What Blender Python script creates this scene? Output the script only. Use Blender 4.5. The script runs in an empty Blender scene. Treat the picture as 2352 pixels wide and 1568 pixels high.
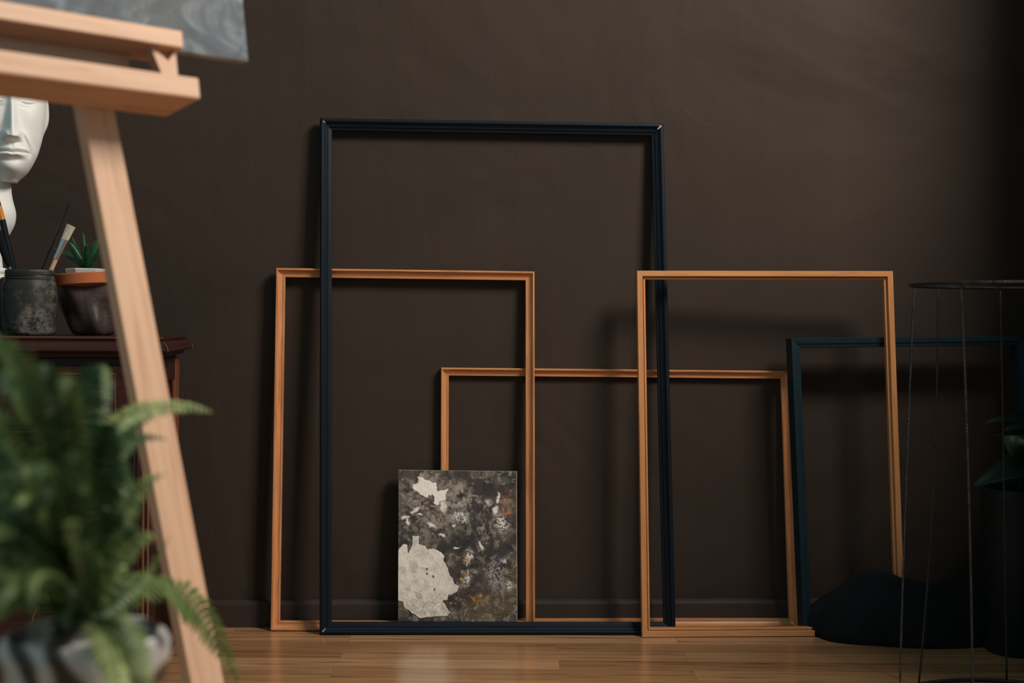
import bpy, math, random
import numpy as np
from mathutils import Vector, Matrix
SC = bpy.context.scene
COL = SC.collection
rng = random.Random(7)

# ------------------------------------------------------------------ camera
FPX, IW, IH = 3267.0, 2352, 1568
CAM = np.array([0.0, 0.0, 0.6])
PITCH, ROLL = math.radians(.77), .008
def _rx(a):
    c, s = math.cos(a), math.sin(a); return np.array([[1, 0, 0], [0, c, -s], [0, s, c]])
def _rz(a):
    c, s = math.cos(a), math.sin(a); return np.array([[c, -s, 0], [s, c, 0], [0, 0, 1]])
RC = _rx(math.pi / 2 - PITCH) @ _rz(ROLL)
def ray(px, py): return RC @ np.array([(px - IW / 2) / FPX, -(py - IH / 2) / FPX, -1.0])
def at(px, py, Y):
    d = ray(px, py); return CAM + d * (Y - CAM[1]) / d[1]
def onz(px, py, z=0.0):
    d = ray(px, py); return CAM + d * (z - CAM[2]) / d[2]
def onpl(px, py, o, n):
    d = ray(px, py); o = np.array(o, float); n = np.array(n, float)
    return CAM + d * np.dot(o - CAM, n) / np.dot(d, n)

cd = bpy.data.cameras.new('camera'); cam = bpy.data.objects.new('camera', cd); COL.objects.link(cam)
cam.matrix_world = Matrix(np.vstack([np.hstack([RC, CAM[:, None]]), [0, 0, 0, 1]]).tolist())
cd.sensor_width = 36; cd.lens = 36 * FPX / IW; cd.clip_start = .02
cd.dof.use_dof = True; cd.dof.focus_distance = 2.62; cd.dof.aperture_fstop = 4.0
SC.camera = cam
SC.view_settings.view_transform = 'Standard'
try: SC.view_settings.look = 'None'
except Exception: pass
SC.view_settings.exposure = 0; SC.view_settings.gamma = 1
SC.view_settings.use_curve_mapping = False

# ------------------------------------------------------------------ helpers
def lin(r, g, b):
    f = lambda c: (c / 255) / 12.92 if c / 255 <= .04045 else ((c / 255 + .055) / 1.055) ** 2.4
    return (f(r), f(g), f(b), 1)

def tag(o, label=None, cat=None, group=None, kind=None):
    if label: o['label'] = label
    if cat: o['category'] = cat
    if group: o['group'] = group
    if kind: o['kind'] = kind
    return o

def empty(name, loc, label, cat, group=None):
    o = bpy.data.objects.new(name, None); COL.objects.link(o)
    o.location = [float(c) for c in loc]; o.empty_display_size = .05
    return tag(o, label, cat, group)

class MB:
    """mesh collector in world coordinates"""
    def __init__(s): s.v = []; s.f = []; s.uv = []
    def add(s, vs, fs, uvs=None):
        k = len(s.v); s.v += [tuple(map(float, p)) for p in vs]
        s.f += [tuple(i + k for i in f) for f in fs]
        s.uv += list(uvs) if uvs is not None else [(0.0, 0.0)] * len(vs)
    def box(s, c0, c1, M=None, o=(0, 0, 0)):
        """axis box in a local basis (columns of M); uv runs along the longest side"""
        M = np.eye(3) if M is None else np.array(M); o = np.array(o, float)
        c0 = np.array(c0, float); c1 = np.array(c1, float)
        L = int(np.argmax(np.abs(c1 - c0))); oth = [i for i in range(3) if i != L]
        q = [(0, 0, 0), (1, 0, 0), (1, 1, 0), (0, 1, 0), (0, 0, 1), (1, 0, 1), (1, 1, 1), (0, 1, 1)]
        P = [c0 + (c1 - c0) * np.array(t) for t in q]
        s.add([o + M @ p for p in P],
              [(0, 3, 2, 1), (4, 5, 6, 7), (0, 1, 5, 4), (1, 2, 6, 5), (2, 3, 7, 6), (3, 0, 4, 7)],
              [(p[L], p[oth[0]] + p[oth[1]] * 1.3) for p in P])
    def grid(s, P, closeu=False, closev=False):
        nu, nv = P.shape[:2]; k = len(s.v)
        s.v += [tuple(map(float, p)) for p in P.reshape(-1, 3)]
        s.uv += [(i / max(1, nu - 1), j / max(1, nv - 1)) for i in range(nu) for j in range(nv)]
        for i in range(nu if closeu else nu - 1):
            for j in range(nv if closev else nv - 1):
                a = i * nv + j; b = ((i + 1) % nu) * nv + j
                c = ((i + 1) % nu) * nv + (j + 1) % nv; d = i * nv + (j + 1) % nv
                s.f.append((k + a, k + b, k + c, k + d))
    def lathe(s, prof, cx, cy, n=48, M=None, o=None, caps=True, fn=None):
        """prof: list of (r, z)"""
        th = np.linspace(0, 2 * np.pi, n, endpoint=False)
        P = np.zeros((len(prof), n, 3))
        for i, (r, z) in enumerate(prof):
            P[i, :, 0] = r * np.cos(th); P[i, :, 1] = r * np.sin(th); P[i, :, 2] = z
        if fn: P = fn(P, th)
        if M is not None: P = P @ np.array(M).T
        P = P + np.array([cx, cy, 0] if o is None else o)
        k = len(s.v); s.grid(P, closev=True)
        if caps:
            s.f.append(tuple(k + j for j in range(n))[::-1])
            s.f.append(tuple(k + (len(prof) - 1) * n + j for j in range(n)))
    def tube(s, pts, rad, n=8, flat=1.0, up0=None):
        pts = [np.array(p, float) for p in pts]; m = len(pts)
        if not hasattr(rad, '__len__'): rad = [rad] * m
        up = None; rings = []
        for i in range(m):
            t = pts[min(i + 1, m - 1)] - pts[max(i - 1, 0)]; t /= np.linalg.norm(t) + 1e-12
            if up is None and up0 is not None: up = np.array(up0, float)
            if up is None:
                up = np.array([0, 0, 1.]) if abs(t[2]) < .9 else np.array([0, -1., 0])
            a = np.cross(t, up); a /= np.linalg.norm(a) + 1e-12; b = np.cross(a, t); up = b
            rings.append([pts[i] + rad[i] * (math.cos(q) * a + flat * math.sin(q) * b)
                          for q in np.linspace(0, 2 * np.pi, n, endpoint=False)])
        k = len(s.v); s.grid(np.array(rings), closev=True)
        s.f.append(tuple(k + j for j in range(n))); s.f.append(tuple(k + (m - 1) * n + j for j in range(n))[::-1])
    def build(s, name, mat, parent=None, smooth=False, bevel=0, sub=0, auto=None):
        me = bpy.data.meshes.new(name); base = np.zeros(3)
        if parent is not None:
            p = parent; base = np.zeros(3)
            while p is not None: base = base + np.array(p.location); p = p.parent
        elif s.v:
            a = np.array(s.v); base = np.array([(a[:, 0].min() + a[:, 0].max()) / 2, (a[:, 1].min() + a[:, 1].max()) / 2, a[:, 2].min()])
        me.from_pydata([tuple(np.array(p) - base) for p in s.v], [], s.f)
        uvl = me.uv_layers.new(name='UVMap')
        vi = np.zeros(len(me.loops), dtype=np.int32); me.loops.foreach_get('vertex_index', vi)
        uvl.data.foreach_set('uv', np.array(s.uv, dtype=np.float32)[vi].ravel())
        me.materials.append(mat)
        o = bpy.data.objects.new(name, me); COL.objects.link(o)
        if parent is not None: o.parent = parent
        else: o.location = [float(c) for c in base]
        import bmesh
        b = bmesh.new(); b.from_mesh(me); bmesh.ops.recalc_face_normals(b, faces=b.faces)
        b.to_mesh(me); b.free()
        if smooth or auto: me.polygons.foreach_set('use_smooth', [True] * len(me.polygons))
        if auto:
            for e_ in me.edges: pass
            try: me.set_sharp_from_angle(angle=math.radians(auto))
            except Exception: pass
        if bevel:
            m = o.modifiers.new('bevel', 'BEVEL'); m.width = bevel; m.segments = 2; m.limit_method = 'ANGLE'
        if sub:
            m = o.modifiers.new('sub', 'SUBSURF'); m.levels = sub; m.render_levels = sub
        return o

# numpy value noise
def _hash(ix, iy, iz, seed):
    h = (ix.astype(np.int64) * 374761393 + iy.astype(np.int64) * 668265263 + iz.astype(np.int64) * 2147483647 + seed * 1274126177) & 0xffffffff
    h = ((h ^ (h >> 13)) * 1274126177) & 0xffffffff
    return ((h ^ (h >> 16)) & 0xffff) / 65535.0
def vnoise(x, y, z=0.0, seed=0):
    x = np.asarray(x, float); y = np.asarray(y, float); z = np.asarray(z, float) + 0 * x
    ix, iy, iz = np.floor(x), np.floor(y), np.floor(z)
    f = lambda t: t * t * (3 - 2 * t)
    fx, fy, fz = f(x - ix), f(y - iy), f(z - iz); r = 0
    for a in (0, 1):
        for b in (0, 1):
            for c in (0, 1):
                r = r + _hash(ix + a, iy + b, iz + c, seed) * (fx if a else 1 - fx) * (fy if b else 1 - fy) * (fz if c else 1 - fz)
    return r
def fbm(x, y, z=0.0, seed=0, octv=4):
    r = 0; a = .5; t = 0
    for k in range(octv):
        r = r + a * vnoise(x * 2 ** k, y * 2 ** k, np.asarray(z) * 2 ** k, seed + k * 17); t += a; a *= .5
    return r / t
def sstep(a, b, x):
    t = np.clip((x - a) / (b - a), 0, 1); return t * t * (3 - 2 * t)

# ------------------------------------------------------------------ materials
class Mat:
    def __init__(s, name, rough=.5, spec=.5, metal=0):
        s.m = bpy.data.materials.new(name); s.m.use_nodes = True
        s.t = s.m.node_tree; s.b = s.t.nodes['Principled BSDF']
        s.b.inputs['Roughness'].default_value = rough; s.b.inputs['Metallic'].default_value = metal
        s.b.inputs['Specular IOR Level'].default_value = spec
        s.tc = s.t.nodes.new('ShaderNodeTexCoord')
    def n(s, typ, **k):
        nd = s.t.nodes.new(typ)
        for a, v in k.items():
            if a in nd.inputs.keys(): nd.inputs[a].default_value = v
            else: setattr(nd, a, v)
        return nd
    def l(s, a, b): s.t.links.new(a, b)
    def coords(s, kind='Object', scale=(1, 1, 1), rot=(0, 0, 0)):
        mp = s.n('ShaderNodeMapping'); mp.inputs['Scale'].default_value = scale; mp.inputs['Rotation'].default_value = rot
        s.l(s.tc.outputs[kind], mp.inputs['Vector']); return mp.outputs['Vector']
    def noise(s, vec, scale, detail=4, rough=.55, dist=0):
        nz = s.n('ShaderNodeTexNoise'); nz.inputs['Scale'].default_value = scale; nz.inputs['Detail'].default_value = detail
        nz.inputs['Roughness'].default_value = rough; nz.inputs['Distortion'].default_value = dist
        s.l(vec, nz.inputs['Vector']); return nz.outputs['Fac']
    def ramp(s, fac, stops):
        r = s.n('ShaderNodeValToRGB'); e = r.color_ramp.elements
        while len(e) < len(stops): e.new(.5)
        for q, (p, c) in zip(e, stops):
            q.position = p; q.color = c if len(c) == 4 else (*c, 1)
        s.l(fac, r.inputs['Fac']); return r.outputs['Color']
    def mix(s, a, b, fac, mode='MIX'):
        m = s.n('ShaderNodeMix'); m.data_type = 'RGBA'; m.blend_type = mode
        for v, i in ((a, 6), (b, 7)):
            if isinstance(v, tuple): m.inputs[i].default_value = v
            else: s.l(v, m.inputs[i])
        if isinstance(fac, (int, float)): m.inputs[0].default_value = fac
        else: s.l(fac, m.inputs[0])
        return m.outputs[2]
    def bump(s, h, strength=.3, dist=.01, prev=None):
        b = s.n('ShaderNodeBump'); b.inputs['Strength'].default_value = strength; b.inputs['Distance'].default_value = dist
        s.l(h, b.inputs['Height'])
        if prev is not None: s.l(prev, b.inputs['Normal'])
        s.l(b.outputs['Normal'], s.b.inputs['Normal']); return b.outputs['Normal']
    def col(s, c):
        if isinstance(c, tuple): s.b.inputs['Base Color'].default_value = c
        else: s.l(c, s.b.inputs['Base Color'])
        return s

def wood(name, dark, mid, light, rough=.45, scale=1.0, spec=.5, knots=False, grainz=1.0):
    m = Mat(name, rough, spec)
    v = m.coords('UV', (3 * scale, 60 * scale * grainz, 1))
    g1 = m.noise(v, 2.2, 6, .6, .8)
    v2 = m.coords('UV', (1.2 * scale, 14 * scale, 1)); g2 = m.noise(v2, 1.5, 3, .5, 1.5)
    c = m.ramp(g1, [(.36, dark), (.5, mid), (.72, light)])
    c2 = m.ramp(g2, [(.3, mid), (.6, light)])
    c = m.mix(c, c2, .45)
    if knots:
        v3 = m.coords('UV', (9, 30, 1)); k = m.noise(v3, 1.2, 1, .4, .3)
        kf = m.ramp(k, [(.70, (0, 0, 0)), (.80, (.45, .45, .45))])
        c = m.mix(c, dark, kf)
    m.col(c); m.bump(g1, .12, .002); return m.m

def plain(name, c, rough=.5, spec=.5, metal=0, var=.15, scale=30, bump=0, bscale=120, kind='Object'):
    m = Mat(name, rough, spec, metal); v = m.coords(kind)
    f = m.noise(v, scale, 4)
    a = tuple(min(1, x * (1 - var)) for x in c[:3]) + (1,); b = tuple(min(1, x * (1 + var)) for x in c[:3]) + (1,)
    m.col(m.ramp(f, [(.35, a), (.65, b)]))
    if bump: m.bump(m.noise(v, bscale, 4), bump, .003)
    return m.m

# wall: dark brown matt paint with plaster waves, streaks and small scratches
def wall_mat():
    m = Mat('wall_paint', .7, .16)
    v = m.coords('Object')
    big = m.noise(v, 2.2, 3, .5, .6)
    vs = m.coords('Object', (14, 14, 1.6)); streak = m.noise(vs, 1.0, 4, .55, .3)
    fine = m.noise(v, 260, 3, .6)
    c = m.ramp(big, [(.3, (.036, .0240, .0175, 1)), (.7, (.044, .0290, .0212, 1))])
    c = m.mix(c, (.040, .0275, .0215, 1), m.ramp(streak, [(.45, (0, 0, 0)), (.75, (.5, .5, .5))]))
    m.col(c)
    n1 = m.bump(big, .5, .04)
    n2 = m.bump(streak, .3, .006, n1)
    vo = m.n('ShaderNodeTexNoise'); vo.inputs['Scale'].default_value = 5.5; vo.inputs['Detail'].default_value = 2
    vo.inputs['Distortion'].default_value = 1.4; m.l(v, vo.inputs['Vector'])
    crease = m.ramp(vo.outputs['Fac'], [(.485, (0, 0, 0)), (.5, (1, 1, 1)), (.515, (0, 0, 0))])
    mask = m.ramp(m.noise(v, 2.7, 2), [(.55, (0, 0, 0)), (.68, (1, 1, 1))])
    cr = m.mix((0, 0, 0, 1), crease, mask)
    n3 = m.bump(cr, .09, .003, n2)
    m.bump(fine, .3, .0016, n3)
    return m.m
M_WALL = wall_mat()

def floor_mat():
    m = Mat('parquet_floor', .25, .5)
    v = m.coords('Object')
    br = m.n('ShaderNodeTexBrick'); br.offset = .37; br.offset_frequency = 2; br.squash = 1
    br.inputs['Scale'].default_value = 1; br.inputs['Mortar Size'].default_value = .0006
    br.inputs['Brick Width'].default_value = .62; br.inputs['Row Height'].default_value = .068
    br.inputs['Color1'].default_value = (0, 0, 0, 1); br.inputs['Color2'].default_value = (1, 1, 1, 1)
    br.inputs['Mortar'].default_value = (.3, .3, .3, 1); br.inputs['Bias'].default_value = 0
    m.l(v, br.inputs['Vector'])
    sep = m.n('ShaderNodeSeparateColor'); m.l(br.outputs['Color'], sep.inputs['Color'])
    # per-strip shift of the grain
    comb = m.n('ShaderNodeCombineXYZ'); m.l(sep.outputs[0], comb.inputs['Z'])
    mul = m.n('ShaderNodeVectorMath', operation='MULTIPLY'); m.l(comb.outputs[0], mul.inputs[0]); mul.inputs[1].default_value = (0, 0, 37)
    add = m.n('ShaderNodeVectorMath', operation='ADD'); m.l(m.coords('Object', (2.2, 44, 1)), add.inputs[0]); m.l(mul.outputs[0], add.inputs[1])
    g = m.noise(add.outputs[0], 1.6, 7, .62, .9)
    base = m.ramp(sep.outputs[0], [(0, (.31, .145, .064, 1)), (.5, (.42, .213, .098, 1)), (1, (.52, .284, .140, 1))])
    gr = m.ramp(g, [(.28, (.28, .24, .22)), (.45, (.82, .8, .78)), (.7, (1.15, 1.12, 1.1))])
    c = m.mix(base, gr, 1.0, 'MULTIPLY')
    c = m.mix(c, (.03, .015, .008, 1), m.ramp(br.outputs['Fac'], [(.4, (0, 0, 0)), (.8, (.22, .22, .22))]))
    m.col(c)
    rr = m.ramp(m.noise(v, 9, 3), [(.3, (.17, .17, .17)), (.7, (.27, .27, .27))]); m.l(rr, m.b.inputs['Roughness'])
    n1 = m.bump(g, .06, .001); m.bump(br.outputs['Fac'], .12, -.0005, n1)
    return m.m
M_FLOOR = floor_mat()
M_BASE = plain('baseboard_paint', (.042, .028, .023), .5, .25, var=.12, scale=12, bump=.1)
M_PINE = wood('easel_pine', (.54, .265, .145, 1), (.71, .41, .255, 1), (.78, .49, .325, 1), .5, .8, .35, knots=True)
M_OAKF = wood('golden_brown_wood', (.26, .085, .026, 1), (.56, .215, .078, 1), (.70, .30, .12, 1), .38, 1.4)
M_OAKL = wood('honey_wood', (.42, .165, .052, 1), (.57, .235, .082, 1), (.67, .30, .115, 1), .4, 1.3)
M_NAVY = wood('navy_black_paint', (.003, .0065, .011, 1), (.0045, .009, .015, 1), (.008, .014, .021, 1), .45, 1.0, .16)
M_SLATE = wood('dark_slate_paint', (.008, .020, .027, 1), (.011, .025, .033, 1), (.015, .031, .040, 1), .5, 1.0, .14)
M_MAHO = wood('dark_mahogany', (.015, .005, .0035, 1), (.030, .009, .006, 1), (.052, .014, .008, 1), .36, .9, .3)
M_MAHOE = wood('worn_lit_mahogany', (.07, .02, .01, 1), (.15, .045, .022, 1), (.24, .085, .04, 1), .35, .9, .5)  # serves worn edges, and painted light on the flutes and side stile
M_PLAST = plain('white_plaster', (.84, .82, .78), .55, .35, var=.03, scale=8, bump=.03, bscale=60)
M_CHIP = plain('bare_chip', (.55, .33, .27), .7, .3)
M_TERR = plain('terracotta', (.42, .115, .04), .7, .3, var=.08, scale=20, bump=.06)
M_HEX = plain('grey_white_ceramic', (.60, .57, .53), .5, .4, var=.05)
M_SUCC = plain('succulent_green', (.010, .060, .024), .42, .5, var=.35, scale=60, bump=.1)
M_BRONZE = plain('dark_bronze', (.050, .032, .027), .55, .4, .1, var=.4, scale=30, bump=.3, bscale=220)
M_BLACKW = plain('black_lacquer', (.007, .009, .011), .22, .5)
M_ORANGE = plain('orange_band', (.62, .22, .02), .35, .5, var=.04)
M_CHROME = plain('polished_ferrule', (.62, .60, .58), .2, .5, 1, var=.04)
M_BRIST = plain('pale_bristle', (.62, .53, .42), .7, .2, var=.2, scale=300)
M_BEECH = plain('bare_handle_wood', (.62, .38, .23), .5, .4, var=.06)
M_IRON = plain('blackened_iron', (.020, .018, .018), .34, .6, .4, var=.5, scale=90, bump=.6, bscale=350)
M_FABD = plain('charcoal_fabric', (.007, .009, .010), .9, .2, var=.2, scale=40, bump=.3, bscale=400)
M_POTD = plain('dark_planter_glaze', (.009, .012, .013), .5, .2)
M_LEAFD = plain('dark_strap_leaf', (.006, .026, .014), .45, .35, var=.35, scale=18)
M_CURT = plain('dark_curtain_wool', (.03, .025, .022), .9, .2)
M_SOIL = plain('dark_soil', (.02, .014, .01), .95, .1)

def jar_mat():
    m = Mat('blackened_jar_paint', .45, .3); v = m.coords('Object')
    f = m.noise(v, 75, 6, .7); g = m.noise(v, 14, 3)
    msk = m.ramp(g, [(.42, (0, 0, 0)), (.62, (1, 1, 1))])
    c = m.ramp(f, [(.42, (.022, .020, .018, 1)), (.60, (.17, .145, .125, 1))])
    m.col(m.mix((.026, .025, .022, 1), c, msk)); m.bump(m.mix((.4, .4, .4, 1), m.ramp(f, [(.3, (0, 0, 0)), (.7, (1, 1, 1))]), msk), .9, .003)
    return m.m
M_JAR = jar_mat()
def marble_mat():
    m = Mat('marbled_glaze', .3, .5)
    w = m.n('ShaderNodeTexWave'); w.inputs['Scale'].default_value = 9; w.inputs['Distortion'].default_value = 7
    w.inputs['Detail'].default_value = 2; w.inputs['Detail Scale'].default_value = 1.2
    m.l(m.coords('Object', (1, 1, 1.3), (.5, .3, .2)), w.inputs['Vector'])
    m.col(m.ramp(w.outputs['Fac'], [(.2, (.035, .03, .028, 1)), (.5, (.22, .19, .17, 1)), (.72, (.52, .49, .45, 1))])); return m.m
M_MARB = marble_mat()
def fern_mat():
    m = Mat('fern_green', .5, .35)
    at_ = m.n('ShaderNodeAttribute'); at_.attribute_name = 'tone'
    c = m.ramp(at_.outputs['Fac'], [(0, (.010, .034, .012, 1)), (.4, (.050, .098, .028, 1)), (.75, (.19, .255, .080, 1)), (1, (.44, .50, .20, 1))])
    m.col(c); m.b.inputs['Transmission Weight'].default_value = 0
    m.b.inputs['Subsurface Weight'].default_value = 0
    tr = m.n('ShaderNodeBsdfTranslucent'); m.l(c, tr.inputs['Color'])
    ms = m.n('ShaderNodeMixShader'); ms.inputs[0].default_value = .28
    out = m.t.nodes['Material Output']
    m.l(m.b.outputs[0], ms.inputs[1]); m.l(tr.outputs[0], ms.inputs[2]); m.l(ms.outputs[0], out.inputs['Surface'])
    return m.m
M_FERN = fern_mat()
def vcol_mat(name, rough=.55, bump=0):
    m = Mat(name, rough, .4); a = m.n('ShaderNodeAttribute'); a.attribute_name = 'paint'
    f = m.noise(m.coords('Object'), 380, 4, .6)
    m.col(m.mix(a.outputs['Color'], m.ramp(f, [(.3, (.82, .82, .82)), (.7, (1.12, 1.12, 1.12))]), .8, 'MULTIPLY'))
    m.bump(f, .14, .0006); return m.m
M_PAINTING = vcol_mat('thick_oil_paint', .5)
def sea_mat():
    m = Mat('blue_grey_oil_paint', .5, .35); v = m.coords('Object')
    f = m.noise(v, 16, 6, .65, 1.2); g = m.noise(v, 6, 3, .5, .5); h = m.noise(v, 34, 4, .6, 1)
    c = m.ramp(f, [(.38, (.008, .016, .026, 1)), (.52, (.036, .050, .068, 1)), (.72, (.22, .24, .26, 1))])
    c = m.mix(c, (.09, .09, .055, 1), m.ramp(g, [(.5, (0, 0, 0)), (.7, (.55, .55, .55))]))
    c = m.mix(c, (.42, .28, .2, 1), m.ramp(h, [(.64, (0, 0, 0)), (.75, (.5, .5, .5))]))
    m.col(c); m.bump(f, .4, .003); return m.m
M_SEA = sea_mat()
M_CANV = plain('raw_canvas_edge', (.40, .38, .36), .8, .2)

# ------------------------------------------------------------------ room
TW = .055
TH = math.atan(TW)
def wally(x): return 2.812 + TW * x
EW = np.array([math.cos(TH), math.sin(TH), 0]); NW = np.array([-math.sin(TH), math.cos(TH), 0]); UP = np.array([0, 0, 1.])
WO = np.array([0, 2.812, 0]); WM = np.column_stack([EW, NW, UP])

def struct(mb, name, mat, **k):
    o = mb.build(name, mat, **k); o['kind'] = 'structure'; return o
b = MB(); b.box((-3.2, 0, -.02), (1.9, .12, 2.7), WM, WO); wall_back = struct(b, 'wall_back', M_WALL)
b = MB(); b.box((-3.2, -4.4, -.05), (3.6, .12, 0), WM, WO); fl = struct(b, 'floor', M_FLOOR)
# unseen pier added just beyond the right edge to shade the right of the wall
PX = 1.03
b = MB(); b.box((PX, -.50, 0), (PX + .9, 0, 2.7), WM, WO); struct(b, 'shade_pier', M_WALL)
b = MB(); b.box((.885, -1.00, 0), (PX + .6, -.87, 1.36), WM, WO); struct(b, 'shade_block_1', M_BASE)  # unseen low block added to shade the floor and lower right
b = MB(); b.box((.868, -.465, 0), (PX, -.425, .66), WM, WO); struct(b, 'shade_block_2', M_BASE)  # unseen thin board added to keep light off the low right wall
b = MB()
prof = [(0, 0), (0, .049), (-.004, .053), (-.010, .050), (-.012, .044), (-.012, 0)]
P = np.array([[WO + EW * x + NW * y + UP * z for (y, z) in prof] for x in (-3.2, PX)])
b.grid(P); b.f.append((0, 1, 2, 3, 4, 5)); struct(b, 'baseboard_back', M_BASE)

# ------------------------------------------------------------------ picture frames
def frame(cs, Wd, T, prof, mat, label, chips=(), lift=.0):
    """cs: outer front corners TL, TR, BR, BL in world; prof: (w, h) across the face, h=height above the back"""
    TL, TR, BR, BL = [np.array(c) for c in cs]
    cc = [TL, TR, BR, BL]
    nb = np.cross(TR - TL, BL - TL); nb /= np.linalg.norm(nb)
    if nb[1] < 0: nb = -nb                       # pointing back to the wall
    root = empty('picture_frame', (BL + BR) / 2 * np.array([1, 1, 0]) + np.array([0, 0, 0]), label, 'picture frame')
    def offs(i):
        a = cc[(i + 1) % 4] - cc[i]; b_ = cc[(i - 1) % 4] - cc[i]
        return a / np.linalg.norm(a) + b_ / np.linalg.norm(b_)
    def rp(i, w, h): return cc[i] + offs(i) * w + nb * (T - h)
    for k, nm in ((0, 'top_rail'), (1, 'stile'), (2, 'bottom_rail'), (3, 'stile')):
        i, j = k, (k + 1) % 4
        mb = MB(); L = np.linalg.norm(cc[j] - cc[i]); loop = prof + [(Wd, 0), (0, 0)]
        acc = [0]
        for q in range(1, len(loop)): acc.append(acc[-1] + math.dist(loop[q], loop[q - 1]))
        A = [rp(i, w, h) for w, h in loop]; B = [rp(j, w, h) for w, h in loop]; n = len(loop)
        sh = k * 3.7 + L
        mb.add(A + B, [(q, (q + 1) % n, n + (q + 1) % n, n + q) for q in range(n)] + [tuple(range(n))[::-1], tuple(range(n, 2 * n))],
               [(sh, a + k) for a in acc] + [(sh + L, a + k) for a in acc])
        mb.build(nm.replace('top_', '').replace('bottom_', ''), mat, root)
    for (i, sz) in chips:
        o0 = cc[i] + offs(i) * Wd * .38 - nb * .0004; t = offs(i) / 1.414; s_ = np.cross(t, nb)
        mb = MB(); w_ = s_ * sz * .16
        mb.add([o0 - t * sz * .4 - w_, o0 + t * sz * .5 - w_ * .4, o0 + t * sz * .6 + w_ * .5, o0 - t * sz * .3 + w_] +
               [p + nb * .002 for p in (o0 - t * sz * .4 - w_, o0 + t * sz * .5 - w_ * .4, o0 + t * sz * .6 + w_ * .5, o0 - t * sz * .3 + w_)],
               [(0, 1, 2, 3), (4, 7, 6, 5), (0, 4, 5, 1), (1, 5, 6, 2), (2, 6, 7, 3), (3, 7, 4, 0)])
        ch = mb.build('paint_chip', M_CHIP, root); ch['label'] = 'pale chip in the dark paint at a mitred corner'
    return root
def wallp(px, py, off):                         # point on a plane parallel to the wall, off metres in front of it
    return onpl(px, py, WO - NW * off, NW)
def cove(W_, T_): return [(0, T_ * .86), (W_ * .05, T_), (W_ * .2, T_), (W_ * .24, T_ * .84), (W_ * .42, T_ * .64), (W_ * .62, T_ * .53), (W_ * .80, T_ * .49), (W_ * .82, T_ * .55), (W_, T_ * .52)]

S = 1 / 1180.0
# left golden-brown frame
W1 = 20 * S; T1 = .018
frame([wallp(634, 615, T1 + .012), wallp(1228, 623, T1 + .012), onz(1229, 1449, .001), onz(621, 1448, .001)], W1, T1, cove(W1, T1), M_OAKF,
      'golden-brown empty frame at left with dark figured grain, behind the tall black frame')
# low golden frame at the back
W2 = 18 * S; T2 = .016
frame([wallp(1013, 844, T2 + .003), wallp(1813, 852, T2 + .003), onz(1833, 1439.5, .001), onz(1011, 1441, .001)], W2, T2, cove(W2, T2), M_OAKF,
      'lowest wide golden-brown frame, hindmost of all, running behind the small painting')
# big black frame
W3 = 27 * S; T3 = .018
pk = [(0, T3 * .5), (W3 * .04, T3 * .8), (W3 * .12, T3 * .96), (W3 * .24, T3), (W3 * .36, T3 * .95), (W3 * .42, T3 * .78), (W3 * .60, T3 * .60), (W3 * .66, T3 * .66), (W3 * .74, T3 * .62), (W3 * .78, T3 * .50), (W3 * .9, T3 * .44), (W3, T3 * .40)]
frame([wallp(734, 269, T3 + .012), wallp(1525, 282, T3 + .012), onz(1554, 1458, .001), onz(733, 1458, .001)], W3, T3, pk, M_NAVY,
      'tallest empty frame, black with chipped corners, carrying the small painting on its lower rail', chips=((0, .007), (1, .011), (3, .009)))
# dark slate frame at right
W5 = 22 * S; T5 = .042
frame([wallp(1817, 777, T5 + .050), wallp(2360, 771, T5 + .050), onz(2400, 1454, .001), onz(1845, 1456, .001)], W5, T5,
      [(0, T5 * .9), (W5 * .05, T5), (W5 * .55, T5 * .97), (W5 * .62, T5 * .93), (W5 * .95, T5 * .9), (W5, T5 * .8)], M_SLATE,
      'dark slate-blue frame at far right, standing behind the wire stand')
# right honey frame, in front
W4 = 19 * S; T4 = .020
frame([wallp(1463, 621.5, T4 + .076), wallp(2051, 622.5, T4 + .096), onz(2080, 1459, .001), onz(1475, 1463, .001)], W4, T4,
      [(0, T4 * .96), (W4 * .04, T4), (W4 * .62, T4 * .98), (W4 * .66, T4 * .94), (W4 * .67, T4 * .62), (W4 * .78, T4 * .58), (W4 * .80, T4 * .70), (W4, T4 * .66)], M_OAKL,
      'light honey-coloured empty frame in front of the right side of the black frame')

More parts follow.
